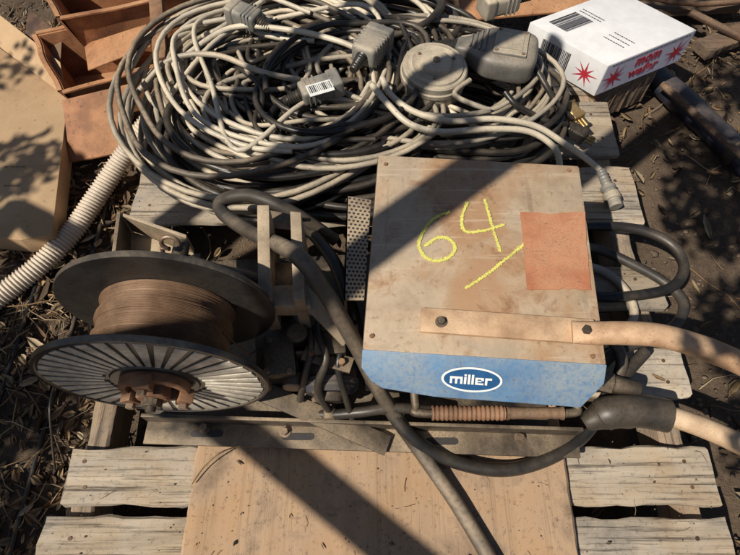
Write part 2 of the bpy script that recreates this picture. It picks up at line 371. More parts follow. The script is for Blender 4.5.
# ---------------------------------------------------------------- wire feeder
A=R(-4); O=at(362,350,.30); U=V((math.cos(A),math.sin(A),0)); Wd=V((-math.sin(A),math.cos(A),0)); CW=.324; CD=.338
def Fc(u,w,z): return V((O.x,O.y,P))+U*u+Wd*w+V((0,0,z))
RM=rotz(A)
fd=thing('wire_feeder',(.05,.4,P),'dusty tan and blue welding wire feeder with a yellow chalk number on top','wire feeder')
mb=MB()
prof=[(0,.30),(CD,.30),(CD,.045),(.02,.045),(.02,.20)]
mb.prism([Fc(0,w,z) for w,z in prof],U*CW,bev=.005)
cab=mb.build('cabinet','cabtop',fd)
for (u,w) in((.012,.021),(.306,.012),(.014,.318),(.306,.326)):
    mb=MB(); c=Fc(u,w,.3002); mb.cyl(c,c+V((0,0,.0022)),.0036,.0028,12); mb.build('screw','rust',cab)
sl=V(Fc(0,-.046,.259))-V(Fc(0,0,.298)); SN=U.cross(-sl).normalized()
if SN.z<0: SN=-SN
def Pn(u,s,h=0): return Fc(u,0,.298)+sl*s+SN*h
mb=MB()
pp=[(0,-.03),(CW,-.05),(CW,.40),(CW-.026,1),(.10,.98),(.03,.86),(.014,.70),(0,.40)]
mb.prism([Pn(u,s,.001) for u,s in pp],-SN*.012,bev=.0025)
panel=mb.build('control_panel','blue',fd)
mb=MB(); mb.prism([Fc(.018,-.034,.256),Fc(CW-.024,-.040,.256),Fc(CW-.03,.015,.10),Fc(.02,.015,.10)],Wd*.006,bev=.002)
mb.build('panel_skirt','dsteel',fd)
cu,cs=.149,.50; LS=sl.length
def ell(mb,a,b,h,mi):
    n=48
    mb.f([mb.bm.verts.new(Pn(cu+a*math.cos(2*math.pi*k/n),cs+b/LS*math.sin(2*math.pi*k/n),h)) for k in range(n)],mi)
KE=.96
mb=MB(); ell(mb,.0425*KE,.0184*KE,.0022,0); ell(mb,.0392*KE,.0156*KE,.0026,1)
def rc(x0,x1,y0,y1): # letter block: x from emblem centre, y upward
    mb.prism([Pn(cu+x*KE,cs-y*KE*.97/LS,.0030) for x,y in((x0,y0),(x1,y0),(x1,y1),(x0,y1))],SN*.0006)
x=-.0305; w=.0032; h0,h1,ha=-.0066,.0042,.0082; g=.0020
rc(x,x+w,h0,h1-w); rc(x,x+.0176,h1-w,h1); rc(x+.0072,x+.0104,h0,h1-w); rc(x+.0144,x+.0176,h0,h1-w); x+=.0176+g
rc(x,x+w,h0,h1); rc(x,x+w,h1+.0012,ha); x+=w+g
for _ in range(2): rc(x,x+w,h0,ha); x+=w+g
rc(x,x+w,h0+.0026,h1-.0026); rc(x,x+.0116,h1-.0026,h1); rc(x+.0084,x+.0116,-.0004,h1-.0026); rc(x+w,x+.0084,-.0022,-.0004); rc(x,x+.0116,h0,h0+.0026); x+=.0116+g
rc(x,x+w,h0,h1-.003); rc(x,x+.0094,h1-.003,h1)
mb.build('emblem',['white','navy'],panel,fix=False)
mb=MB(); q=[at(520,212,.3015),at(585,212,.3015),at(591,290,.3015),at(527,290,.3015)]
def bil(q,a,b): return q[0].lerp(q[1],a).lerp(q[3].lerp(q[2],a),b)
edge=[]   # weathered, slightly torn outline
for (a0,b0,a1,b1) in((0,0,1,0),(1,0,1,1),(1,1,0,1),(0,1,0,0)):
    for k in range(14):
        u=k/14; a=a0+(a1-a0)*u; b=b0+(b1-b0)*u; j=.05*mn.noise(V((a*13,b*13,4)))*(1 if 0<k else 0); edge.append(bil(q,a+(.5-a)*abs(j)*2,b+(.5-b)*abs(j)*2))
mb.prism(edge,(0,0,.0008)); lb=mb.build('warning_label','label',fd,label='faded orange warning label')
mb=MB()
for k in range(14):
    b=.10+.06*k; a=.10
    while a<.88:
        w=rnd.uniform(.015,.08)
        if rnd.random()<.6 and mn.noise(V((a*4,b*4,2)))>-.15: mb.poly([bil(q,a,b)+V((0,0,.0011)),bil(q,min(a+w,.9),b)+V((0,0,.0011)),bil(q,min(a+w,.9),b+.010)+V((0,0,.0011)),bil(q,a,b+.010)+V((0,0,.0011))])
        a+=w+.02
mb.build('label_print','labelprint',lb,fix=False)
# chalk: dense overlapping crumbs along joined strokes
mb=MB()
strokes=[[(449,212),(435,218),(424,230),(419,244),(424,256),(436,261),(449,257),(455,248),(449,239),(437,238),(425,246)],[(467,203),(462,218),(465,231),(482,231),(503,225)],[(485,200),(491,222),(500,251)],[(466,288),(486,275),(506,259),(526,243)]]
for st in strokes:
    pts=cr([at(x,y,.3015) for x,y in st],34)
    for i,p in enumerate(pts):
        wgt=1+.35*mn.noise(V((i*.06,st[0][0],1)))
        for _ in range(9):
            c=p+V((rnd.gauss(0,.0011),rnd.gauss(0,.0011),rnd.uniform(.0001,.0006))); r=rnd.uniform(.0005,.0012)*wgt; a=rnd.uniform(0,6)
            mb.poly([c+V((math.cos(a+k*1.57)*r,math.sin(a+k*1.57)*r*.8,0)) for k in range(4)])
mb.build('chalk_number','chalk',fd,fix=False)
mb=MB(); q=[at(347,196,.27),at(371,200,.27),at(364,300,.27),at(344,300,.27)]
mb.prism(q,(0,0,-.002)); mb.prism([q[0],q[3],q[3]-V((0,0,.12)),q[0]-V((0,0,.12))],(.002,0,0))
for j in range(26):
    for i in range(5):
        c=bil(q,.12+.19*i+(.09 if j%2 else 0),.02+.038*j)+V((0,0,.0005))
        mb.poly([c+V((.0021*math.cos(k*math.pi/4),.0021*math.sin(k*math.pi/4),0)) for k in range(8)],1)
        d=q[0].lerp(q[3],.02+.038*j)+V((-.0006,0,-.012-.022*i))
        mb.poly([d+V((0,.0025*math.cos(k*math.pi/4),.0025*math.sin(k*math.pi/4))) for k in range(8)],1)
mb.build('perforated_guard',['tansteel','ink'],fd,fix=False)
mb=MB(); q=[at(421,309,.3025),at(592,321,.3025),at(601,346,.3025),at(420,333,.3025)]
mb.prism(q,(0,0,.006),bev=.0012)
bar=mb.build('mounting_bar','rustlight',fd)
mb=MB(); pth=cr([at(572,332,.312),at(592,333,.315),at(620,333,.322),at(655,335,.331),at(692,344,.334),at(740,363,.328),at(800,394,.31)],12)
mb.tube(pth,lambda t:.0165-.001*t+.0005*mn.noise(V((t*9,4,1))),18,sq=lambda t:.35+.55*min(1,t*3.5),up0=(0,0,1))
mb.build('round_arm','rustlight',bar,label='sunlit tan arm curving off to the right')
for c in(at(441,322,.3085),):
    mb=MB(); mb.cyl(c,c+V((0,0,.002)),.008,seg=18); mb.cyl(c+V((0,0,.002)),c+V((0,0,.007)),.0055,seg=6,bev=.0008); mb.build('bolt','dsteel',bar)
c=at(586,331,.319); mb=MB(); mb.cyl(c,c+V((0,0,.007)),.0068,seg=6,bev=.001); mb.build('bolt','dsteel',bar)
# grab handle below the panel with a ribbed grip
mb=MB(); a,b=at(416,413,.20),at(574,413,.20)
mb.tube(cr([a+V((-.004,.06,.01)),a+V((0,.012,0)),a.lerp(b,.03),a.lerp(b,.5),a.lerp(b,.97),b+V((.006,.012,0)),b+V((.008,.06,.01))],8),.0065,12)
hd=mb.build('grab_handle','dsteel',fd)
mb=MB(); c,d=a.lerp(b,.10),a.lerp(b,.56); n=110
mb.tube([c.lerp(d,i/n) for i in range(n+1)],lambda t:.0105+.0008*math.sin(t*100)+.0006*mn.noise(V((t*9,1,2))),16); mb.build('grip','rust',hd,label='ribbed rusty brown handle grip')
mb=MB(); c,d=a.lerp(b,.57),a.lerp(b,.93); n=30
mb.tube([c.lerp(d,i/n) for i in range(n+1)],lambda t:.0088+.0006*mn.noise(V((t*12,5,2)))+(.0014 if t<.06 or t>.94 else 0),16); mb.build('grip_sleeve','darkrust',hd)
# base frame
mb=MB()
mb.prism([V((-.385,.215,P+.020)),V((.31,.232,P+.020)),V((.34,.60,P+.020)),V((-.36,.56,P+.020))],(0,0,.006),bev=.0015)
base=mb.build('base_plate','dsteel',fd)
def steel(mb,p0,p1,w,t,up=V((0,0,1)),mi=0,bev=.0012):
    p0,p1=V(p0),V(p1); d=(p1-p0).normalized(); sd=up.cross(d).normalized(); u=d.cross(sd)
    mb.box((p0+p1)/2,((p1-p0).length,w,t),Matrix((d,sd,u)).transposed(),bev,mi)
mb=MB(); p0,p1=at(146,432,.034),at(392,440,.034); p2=p0.lerp(p1,1.75)
steel(mb,p0,p2,.040,.006); steel(mb,p0+V((0,.020,.018)),p2+V((0,.020,.018)),.006,.036)
for t in(.25,.62,1.2):
    c=p0.lerp(p1,t)
    mb.prism([c+V((-.022+.006*math.cos(k),.006*math.sin(k),.0034)) for k in(1.57,2.3,3.14,3.9,4.71)]+[c+V((.022+.006*math.cos(k),.006*math.sin(k),.0034)) for k in(-1.57,-.8,0,.8,1.57)],(0,0,.0004),mi=1)
rail=mb.build('angle_rail',['wornsteel','ink'],fd)
mb=MB(); steel(mb,at(250,386,.085),at(388,446,.045),.034,.006); mb.build('diagonal_brace','wornsteel',fd)
for c in(at(205,428,.037),at(285,432,.037),at(360,440,.037),at(520,438,.037)):
    mb=MB(); mb.cyl(c,c+V((0,0,.002)),.010,seg=18); mb.cyl(c+V((0,0,.002)),c+V((0,0,.010)),.0068,seg=6,bev=.001); mb.build('bolt','bolt',rail)
# drive motor and gearbox
mb=MB(); a,b=at(330,305,.115),at(330,394,.095)
mb.cyl(a,b,.046,seg=32,bev=.008)
for t in(.12,.88):
    c=a.lerp(b,t); d=(b-a).normalized()*.006; mb.cyl(c-d,c+d,.049,seg=32,bev=.002)
mt=mb.build('drive_motor','motor',fd)
mb=MB(); d=(b-a).normalized(); mb.cyl(b-d*.002,b+d*.014,.028,.024,seg=24,bev=.003); mb.build('end_cap','dsteel',mt)
for k in range(4):
    a_=k*1.5708+.7; o=b+d*.001+V((math.cos(a_),0,math.sin(a_)))*.036; mb=MB(); mb.cyl(o,o+d*.006,.0045,seg=6,bev=.0007); mb.build('bolt','bolt',mt)
mb=MB(); mb.box(at(330,340,.168),(.05,.055,.022),rotz(R(4)),.004); mb.build('terminal_box','dsteel',mt)
mb=MB(); steel(mb,at(304,352,.165),at(352,366,.165),.026,.005); steel(mb,at(304,352,.165)+V((0,0,-.04)),at(304,352,.165),.026,.005,V((0,1,0))); mb.build('clamp_strap','wornsteel',fd)
for p in((312,354),(342,363)):
    c=at(*p,.168); mb=MB(); mb.cyl(c,c+V((0,0,.009)),.006,seg=6,bev=.0008); mb.build('bolt','rust',fd)
mb=MB(); mb.box(at(280,355,.085),(.07,.10,.10),rotz(R(8)),.008); mb.box(at(280,356,.145),(.05,.07,.02),rotz(R(8)),.004)
gb=mb.build('gearbox','dsteel',fd)
for dx,dy in((-.018,-.026),(.018,-.026),(-.018,.026),(.018,.026)):
    c=at(280,356,.155)+V((dx,dy,0)); mb=MB(); mb.cyl(c,c+V((0,0,.007)),.0055,seg=6,bev=.0008); mb.build('bolt','bolt',gb)
mb=MB(); c=at(258,372,.12); mb.cyl(c,c+V((0,-.03,0)),.024,seg=24,bev=.003); mb.cyl(c+V((0,-.03,0)),c+V((0,-.045,0)),.009,seg=6,bev=.001); mb.build('feed_roll','rust',gb)
mb=MB(); c=at(294,374,.11); mb.cyl(c,c+V((0,-.025,0)),.018,seg=24,bev=.002); mb.build('feed_roll','bolt',gb)
mb=MB(); c=at(300,342,.15); mb.cyl(c,c+V((0,0,.035)),.012,seg=18,bev=.002); mb.cyl(c+V((0,0,.035)),c+V((0,0,.045)),.017,seg=14,bev=.003); mb.build('tension_knob','dsteel',gb)
for pts,r_ in (([(306,318,.17),(312,345,.175),(306,372,.15),(300,400,.08)],.006),([(322,300,.15),(318,330,.18),(326,358,.185),(318,388,.14),(330,412,.07)],.0065),([(345,300,.16),(346,335,.17),(338,365,.165),(345,395,.12),(352,418,.07)],.0055),([(300,325,.16),(332,330,.185),(356,322,.17)],.005)):
    mb=MB(); mb.tube(cr([at(*p) for p in pts],8),r_,10); mb.build('motor_lead','black',fd)
mb=MB(); mb.box(at(318,406,.05),(.06,.03,.03),rotz(R(-10)),.003); mb.cyl(at(330,408,.068),at(330,408,.068)+V((0,-.02,0)),.011,seg=18,bev=.002); mb.build('pressure_arm','wornsteel',fd)
# open bracket of two worn upright plates standing between spool and cabinet
mb=MB()
def slab(qd,h,bev=.0015): mb.prism([at(*k) for k in qd],(0,0,-h),bev=bev)
slab([(257,205,.318),(269,205,.318),(271,299,.288),(258,301,.288)],.11)
br=mb.build('bracket_plate','tansteel',fd)
mb=MB(); slab([(290,211,.312),(301,212,.312),(305,299,.283),(293,300,.283)],.11); mb.build('bracket_plate','tansteel',fd)
mb=MB(); slab([(270,210,.27),(291,214,.265),(293,230,.26),(270,228,.265)],.05); slab([(271,262,.255),(293,263,.25),(294,290,.24),(271,292,.244)],.05); mb.build('bracket_web','dsteel',br)
mb=MB(); mb.prism([at(256,286,.270),at(308,284,.264),at(311,306,.258),at(257,306,.262)],(0,0,-.035),bev=.002); mb.build('bracket_flange','tansteel',br)
for c in(at(266,295,.270),at(299,294,.265)):
    mb=MB(); mb.cyl(c,c+V((0,0,.007)),.007,seg=6,bev=.001); mb.build('bolt','bolt',br)
mb=MB(); steel(mb,at(298,288,.262),at(348,340,.20),.026,.006); mb.build('bracket_arm','tansteel',fd,label='tan steel arm slanting down to the cabinet')
mb=MB(); steel(mb,at(280,300,.235),at(282,330,.04),.04,.006,V((0,1,0))); mb.build('bracket_post','dsteel',fd)
mb=MB(); steel(mb,at(278,215,.21),at(290,235,.04),.035,.006,V((0,1,0))); mb.build('bracket_post','dsteel',fd)
# spool support: square edged open channel carrying the axle, with a small bent hook
SX=-.294; SZ=P+.26
mb=MB(); zc_=.27; a0,a1=at(122,216,zc_),at(118,256,zc_); b0,b1=at(186,238,zc_),at(184,272,zc_); dz=V((0,0,.045))
mb.prism([a0-dz,b0-dz,b1-dz,a1-dz],(0,0,-.005),bev=.001)
mb.prism([a0,b0,b0-dz,a0-dz],(0,.006,0),bev=.0012)
mb.prism([a1,b1,b1-dz,a1-dz],(0,-.006,0),bev=.0012)
ub=mb.build('spool_bracket','tansteel',fd)
mb=MB(); mb.prism([a0+V((-.002,.006,.004)),a0+V((-.002,.006,-.05)),a1+V((-.002,-.006,-.05)),a1+V((-.002,-.006,.004))],(-.006,0,0),bev=.001); mb.build('bracket_lug','wornsteel',ub)
mb=MB(); mb.box(V((-.31,.465,SZ-.15)),(.05,.03,.17),None,.002); mb.build('support_post','dsteel',fd)
mb=MB(); e=at(170,243,.300); mb.tube([e+V((.013*math.cos(k*.3927-.3),.004*math.sin(k*.3927-.3),.011*math.sin(k*.3927-.3))) for k in range(13)]+[e+V((-.016,0,-.012)),e+V((-.022,-.002,-.045))],.0034,10); mb.build('eye_hook','bolt',ub)
mb=MB(); mb.tube(cr([at(184,258,.25),at(215,268,.262),at(250,276,.26),at(268,284,.25)],6),.008,10); mb.build('brace_rod','dsteel',fd)
mb=MB(); mb.cyl((SX,.20,SZ),(SX,.46,SZ),.0125,seg=20); mb.build('spool_axle','dsteel',fd)
# ---------------------------------------------------------------- spool
sp=thing('wire_spool',(SX,.29,SZ-.153),'black plastic spool of copper brown welding wire held upright on its axle','wire spool')
def flange(yo,yi,ribs):
    s=1 if yi>yo else -1; mb=MB(); t=abs(yi-yo)
    pr=[(.034,0),(.055,0),(.058,-.0),(.060,.0025),(.1465,.0025),(.1485,0),(.1525,0),(.1535,.002),(.1535,t-.001),(.1525,t),(.034,t)]
    mb.lathe([(r,h*s) for r,h in pr],(SX,yo,SZ),(0,1,0),96)
    if ribs:
        n=38; rr=random.Random(8)
        for k in range(n):
            a=2*math.pi*(k+.3)/n; d=V((math.cos(a),0,math.sin(a))); tn=V((-math.sin(a),0,math.cos(a)))
            i0,i1=.064+rr.uniform(0,.004),.1455-rr.uniform(0,.003); w0,w1=.0064,.0160
            o=V((SX,yo+.0004*s,SZ)); mb.prism([o+d*i0-tn*w0/2,o+d*i1-tn*w1/2,o+d*i1+tn*w1/2,o+d*i0+tn*w0/2],(0,.002*s,0),1,.0006)
    return mb
mb=flange(.2345,.2435,True); mb.build('flange',['spool','rib'],sp,label='ribbed flange of the spool facing the viewer')
mb=flange(.3545,.3455,False); mb.build('flange',['spool','rib'],sp)
mb=MB(); pr=[]; n=58; rw=random.Random(2)
for i in range(n):
    y=.2436+(.3454-.2436)*i/n; st=(.3454-.2436)/n; rr=.092+.0022*math.sin(i*.35)+rw.uniform(-.0007,.0007)
    for k in range(4): pr.append((rr+.0010*math.sin(math.pi*k/4),y+st*k/4))
pr=[(.03,.2436)]+pr+[(.09,.3454),(.03,.3454)]
mb.lathe(pr,(SX,0,SZ),(0,1,0),72); mb.build('wire_winding','wire',sp)
mb=MB(); mb.tube(cr([V((SX+.09,.30,SZ+.02)),V((SX+.11,.295,SZ-.05)),at(258,352,.16),at(275,372,.11)],10),.0012,6); mb.build('wire_end','wire',sp)
# open rusty hub: collar with chunky lugs, spokes to the axle sleeve
mb=MB(); mb.lathe([(.037,-.007),(.045,-.007),(.047,-.005),(.047,.012),(.037,.012)],(SX,.2285,SZ),(0,1,0),40)
mb.lathe([(.0128,-.018),(.020,-.018),(.022,-.016),(.022,.02),(.0128,.02)],(SX,.2285,SZ),(0,1,0),32)
for k in range(3):
    a=k*2.0944+.5; d=V((math.cos(a),0,math.sin(a))); mb.box(V((SX,.232,SZ))+d*.029,(.018,.014,.012),Matrix((d,V((0,1,0)),d.cross(V((0,1,0))))).transposed(),.001)
    a+=1.05; d=V((math.cos(a),0,math.sin(a))); mb.box(V((SX,.221,SZ))+d*.042,(.020,.020,.024),Matrix((d,V((0,1,0)),d.cross(V((0,1,0))))).transposed(),.003)
hb=mb.build('hub_clamp','rust',sp)
for k in range(3):
    a=k*2.0944+1.55; c=V((SX+.042*math.cos(a),.211,SZ+.042*math.sin(a))); mb=MB(); mb.cyl(c,c+V((0,-.007,0)),.0065,seg=6,bev=.001); mb.build('bolt','bolt',hb)
mb=MB(); c=V((SX,.2105,SZ)); mb.cyl(c,c+V((0,-.009,0)),.014,seg=6,bev=.0015); mb.cyl(c+V((0,-.009,0)),c+V((0,-.017,0)),.007,seg=14,bev=.001); mb.build('axle_nut','dsteel',hb)
# ---------------------------------------------------------------- cables
def cable(name,label,cat,pts,r,mat,seg=10,n=9,group=None):
    mb=MB(); mb.tube(cr([at(*p) if len(p)==3 and abs(p[0])>3 else V(p) for p in pts],n),r,seg)
    return mb.build(name,mat,label=label,cat=cat,group=group,ang=60)
def coil(c,rx,ry,loops,z0,z1,r,seed,mat,label,name='cable_coil',jit=.2,tail=None,tilt=0,par=None):
    pts=[]; nn=24; tot=int(loops*nn)
    for i in range(tot+1):
        th=2*math.pi*i/nn+seed*1.3; t=i/nn
        if par:   # loops that stay roughly side by side in one bundle
            k=1+jit*mn.noise(V((math.cos(th)*.9,math.sin(th)*.9,seed*3.7)))+par*mn.noise(V((t*.63,seed*1.9,.7)))+par*.4*mn.noise(V((t*2.2,seed*1.7,5.2)))
            dr=.06
        else:
            k=1+jit*mn.noise(V((t*.9,seed*3.7,.2)))+jit*.6*mn.noise(V((t*2.7,seed*1.7,5.2))); dr=.11
        cx=c[0]+dr*mn.noise(V((t*.6,seed*9.1,2))); cy=c[1]+dr*mn.noise(V((t*.6,seed*4.1,8)))
        z=z0+(z1-z0)*(i/tot)+.03*mn.noise(V((t*1.7,seed*2.2,1)))
        x,y=rx*k*math.cos(th),ry*k*math.sin(th); x,y=x*math.cos(tilt)-y*math.sin(tilt),x*math.sin(tilt)+y*math.cos(tilt)
        pts.append(V((cx+x,cy+y,P+max(z,r))))
    if tail: pts=pts[:-3]+cr([pts[-3]]+[at(*p) for p in tail],8)
    mb=MB(); mb.tube(cr(pts,2),r,8)
    return mb.build(name,mat,label=label,cat='cable coil',ang=60)
coil((-.22,.96),.275,.27,13.3,.02,.13,.0062,1,'grey','grey dusty cable coiled in wide loops at the far left of the pallet',jit=.16,par=.34)
coil((-.13,.92),.225,.20,10.4,.015,.12,.0074,2,'black','black rubber cable coiled inside the wide grey loops',jit=.22,par=.45)
coil((-.20,.995),.265,.25,8.2,.09,.165,.0056,3,'palegrey','pale cable lying in close loops on top of the left coil',jit=.22,par=.38)
coil((-.06,.79),.20,.10,6.6,.02,.09,.0078,4,'black','black cable bunched in flat loops behind the chalked cabinet',jit=.2,par=.3)
coil((.21,.93),.19,.14,7.5,.012,.11,.0074,5,'black','black cable heaped in loops below the round cap',jit=.2,par=.4)
coil((.11,.99),.25,.15,5.7,.09,.145,.0056,6,'grey','thin grey cable looped across the middle of the heap',jit=.2,par=.4,tail=[(455,95,.17),(470,80,.17)])
coil((-.10,1.18),.27,.12,6.3,.03,.14,.0062,7,'palegrey','pale cable looped along the far edge of the heap',jit=.2,par=.38)
coil((-.27,.79),.18,.115,9.5,.03,.135,.0080,8,'black','thick black cable bundled at the near left corner of the heap',jit=.15,par=.34,tilt=-.35)
coil((-.13,1.0),.15,.12,6.2,.03,.12,.0068,9,'blackd','dusty black cable filling the middle of the wide loops',jit=.2,par=.5,tilt=.6)
coil((-.28,1.02),.17,.15,6.6,.06,.155,.0056,10,'grey','grey cable wound in small loops inside the left coil',jit=.2,par=.5,tilt=-.3)
coil((-.05,.84),.16,.10,5.5,.06,.145,.0078,11,'black','glossy black cable piled between the barcode plug and the cabinet',jit=.18,par=.38,tilt=.3)
coil((.22,1.0),.15,.13,7.5,.02,.12,.0058,12,'grey','thin grey cable coiled under the large grey plug',jit=.2,par=.45,tilt=.2)
coil((-.02,1.17),.24,.13,6.6,.06,.165,.0074,14,'black','black cable looped along the far edge among the pale loops',jit=.2,par=.38)
coil((-.04,.98),.21,.16,6.4,.10,.172,.0066,15,'black','black cable lying over the middle of the heap left of the round cap',jit=.25,par=.5,tilt=.5)
coil((-.12,.90),.24,.16,4.6,.10,.155,.0058,16,'grey','dusty grey cable crossing the near side of the heap in long loops',jit=.25,par=.42,tilt=.15)
coil((-.24,.97),.23,.22,4.6,.11,.168,.0064,17,'blackd','dusty black cable threaded over the pale left loops',jit=.25,par=.4,tilt=.4)
rt=random.Random(21)
def tangle(label,mat,r,n,cx,cy,rx,ry,z0,z1,group):
    pts=[]; th=rt.uniform(0,6.28)
    for i in range(n):
        th+=rt.choice((1,1,1,1,-1))*rt.uniform(.5,1.0); k=rt.uniform(.5,1.02); pts.append(V((cx+rx*k*math.cos(th),cy+ry*k*math.sin(th),P+rt.uniform(z0,z1))))
    mb=MB(); mb.tube(cr(pts,9),r,8); mb.build('loose_cord',mat,label=label,cat='cord',group=group,ang=60)
for i in range(4): tangle('loose black cord tangled through the cable heap','black',.0058,15,-.10,.95,.28,.25,.10,.172,'loose black cords in the heap')
for i in range(3): tangle('loose grey cord tangled over the cable heap','grey',.0050,13,-.10,.96,.28,.24,.10,.168,'loose grey cords in the heap')
for i in range(3): tangle('loose dark cord twisted around the plugs','blackd',.0056,12,.22,.95,.18,.15,.05,.13,'loose dark cords around the plugs')
for i in range(2): tangle('loose pale cord crossing under the plugs','palegrey',.0050,11,.22,.96,.19,.15,.08,.14,'loose pale cords under the plugs')
for i in range(3): tangle('loose pale cord thrown over the left coil','palegrey',.0054,12,-.20,.97,.27,.25,.12,.178,'loose pale cords over the left coil')
cable('thick_cable','thick dusty cable arching past the bracket and running off over the plywood','cable',[(335,240,.10),(292,212,.17),(252,196,.19),(224,200,.19),(222,212,.19),(250,232,.22),(295,254,.335),(325,292,.30),(356,345,.20),(376,385,.13),(398,420,.07),(430,465,.035),(462,512,.027),(505,585,.027)],.0125,'blackd',12)
cable('thick_cable','black cable sweeping below the blue panel and up beside the right corner of the cabinet','cable',[(308,228,.12),(334,262,.16),(350,305,.17),(364,355,.14),(385,402,.09),(412,437,.06),(450,460,.035),(500,470,.03),(545,460,.03),(582,437,.03),(606,405,.045),(622,378,.06),(645,352,.06)],.0115,'black',12)
cable('thick_cable','black cable snaking under the drive motor and out to the rail','cable',[(255,395,.05),(285,402,.045),(320,414,.06),(360,412,.085),(395,408,.09),(440,412,.075)],.009,'black',10)
cable('looped_cable','black cable bent into a round loop beside the right side of the cabinet','cable',[(560,228,.05),(600,226,.03),(640,230,.03),(672,245,.03),(684,268,.03),(672,287,.025),(640,295,.02),(600,297,.02),(570,290,.03)],.0105,'black',12)
cable('looped_cable','dusty cable bent in the outer loop right of the cabinet','cable',[(570,245,.02),(600,250,.015),(632,264,.015),(664,282,.015),(683,302,.02),(678,322,.03),(655,338,.05),(620,350,.06),(595,372,.05)],.010,'blackd',12)
cable('looped_cable','grey cable crossing straight under the black loop by the cabinet','cable',[(560,262,.012),(600,270,.012),(625,290,.012),(634,315,.012),(620,335,.02),(600,345,.03)],.009,'grey',12)
cable('looped_cable','short black cable dropping beside the cabinet below the round arm','cable',[(590,320,.10),(612,340,.09),(622,362,.08),(612,388,.05),(596,410,.035)],.0105,'black',12)
cable('plug_lead','grey lead running from the round cap to the pallet edge','cable',[(382,78,.19),(392,96,.18),(415,112,.17),(450,121,.16),(495,119,.15),(535,126,.13),(565,144,.10),(588,160,.05),(602,172,.03)],.0066,'palegrey',10)
cable('plug_lead','pale lead drooping over the back edge of the cabinet','cable',[(372,85,.19),(388,104,.19),(410,124,.18),(442,132,.17),(490,129,.16),(530,132,.14),(556,150,.11),(560,175,.06)],.0066,'palegrey',10)
cable('plug_lead','dark lead crossing from the big grey plug to the brass plugs','cable',[(505,92,.15),(515,104,.14),(530,113,.12),(548,122,.1),(566,124,.08)],.0066,'black',10)
cable('plug_lead','short black lead hanging from the far end of the grey plug','cable',[(532,62,.16),(546,86,.14),(558,105,.11),(572,118,.08)],.006,'black',10)
cable('plug_lead','pale lead arcing across the top of the heap','cable',[(180,60,.16),(230,28,.18),(290,30,.19),(335,40,.19),(360,50,.19)],.0062,'palegrey',10)
cable('plug_lead','grey lead trailing over the left loops','cable',[(140,90,.12),(170,60,.16),(215,55,.18),(262,72,.18),(300,80,.17)],.0062,'grey',10)
cable('thin_wire','thin black wire bowed upright out of the leaf litter left of the pallet','wire',[(55,470,-.11),(52,440,-.06),(50,405,-.02),(58,378,-.05),(70,370,-.10)],.0022,'black',8)
cable('thin_hose','thin black hose entering from the left across the dirt','hose',[(-25,475,-.12),(0,487,-.12),(25,500,-.12),(48,515,-.122),(70,522,-.124)],.005,'black',10)
cable('thin_wire','fine yellowish wire poking over the plywood edge','wire',[(192,484,.022),(205,466,.03),(222,452,.045),(240,446,.06)],.0012,'brass',6)
sv=thing('sleeved_hose',at(660,420,0),'tan hose with a black sleeve running off the right edge of the pallet','hose')
mb=MB(); mb.tube(cr([at(640,411,.07),at(672,417,.07),at(702,427,.068),at(740,444,.066),at(790,470,.06)],8),.0175,14); mb.build('hose_body','tanhose',sv)
mb=MB(); mb.tube(cr([at(584,424,.05),at(600,416,.06),at(612,412,.07),at(640,411,.07),at(668,416,.07)],8),lambda t:.012+.016*min(1,t*3.2),16); mb.build('rubber_sleeve','black',sv)
mb=MB(); mb.cyl(at(612,384,.08),at(640,390,.08),.016,.013,seg=16,bev=.002); mb.cyl(at(596,380,.08),at(612,384,.08),.020,seg=6,bev=.002)
mb.build('hose_fitting','dsteel',label='dark steel hose fitting wedged between the cabinet corner and black cable',cat='fitting')
# ribbed hose
pth=cr([at(-40,325,-.105),at(0,296,-.105),at(40,265,-.105),at(72,232,-.104),at(97,196,-.09),at(121,160,-.06),at(143,130,-.02),at(165,102,.02)],60)
L=[0]
for a,b in zip(pth,pth[1:]): L.append(L[-1]+(b-a).length)
mb=MB(); tot=L[-1]; nn=520; q=[]; j=0
for i in range(nn+1):
    s=tot*i/nn
    while j<len(L)-2 and L[j+1]<s: j+=1
    q.append(pth[j].lerp(pth[j+1],(s-L[j])/max(1e-9,L[j+1]-L[j])))
mb.tube(q,lambda t:.0235+.0022*math.sin(t*tot/.0085*2*math.pi),16); mb.build('ribbed_hose','hose',label='pale ribbed flexible hose curving over the dirt at the left',cat='hose',ang=80)
# ---------------------------------------------------------------- plugs and caps on the heap
def capthing():
    c=at(431,86,.125); t=thing('round_cap',c,'dirty grey round metal cap with a stepped rim on the cable heap','cap'); ax=(.06,-.05,1)
    mb=MB(); mb.lathe([(.0,.0),(.066,0),(.069,.003),(.069,.030),(.072,.032),(.072,.041),(.069,.043),(.069,.056),(.066,.059),(.060,.059),(.058,.063),(.050,.065),(.047,.0635),(.036,.063),(.034,.069),(.031,.072),(.014,.073),(.0,.073)],c,ax,64,closed=False)
    mb.build('cap_body','cap',t)
    mb=MB(); k=c+V((.0043,-.0036,.072)); mb.lathe([(.008,0),(.0075,.004),(.005,.006),(.0,.006)],k,ax,16,closed=False); mb.build('centre_stud','bolt',t)
    for k in range(3):
        a=k*2.094+.4; o=c+V((.0038+.042*math.cos(a),-.0032+.042*math.sin(a),.0628-.0025*math.cos(a)+.0021*math.sin(a))); mb=MB(); mb.cyl(o,o+V((0,0,.003)),.0035,seg=10); mb.build('screw','bolt',t)
capthing()
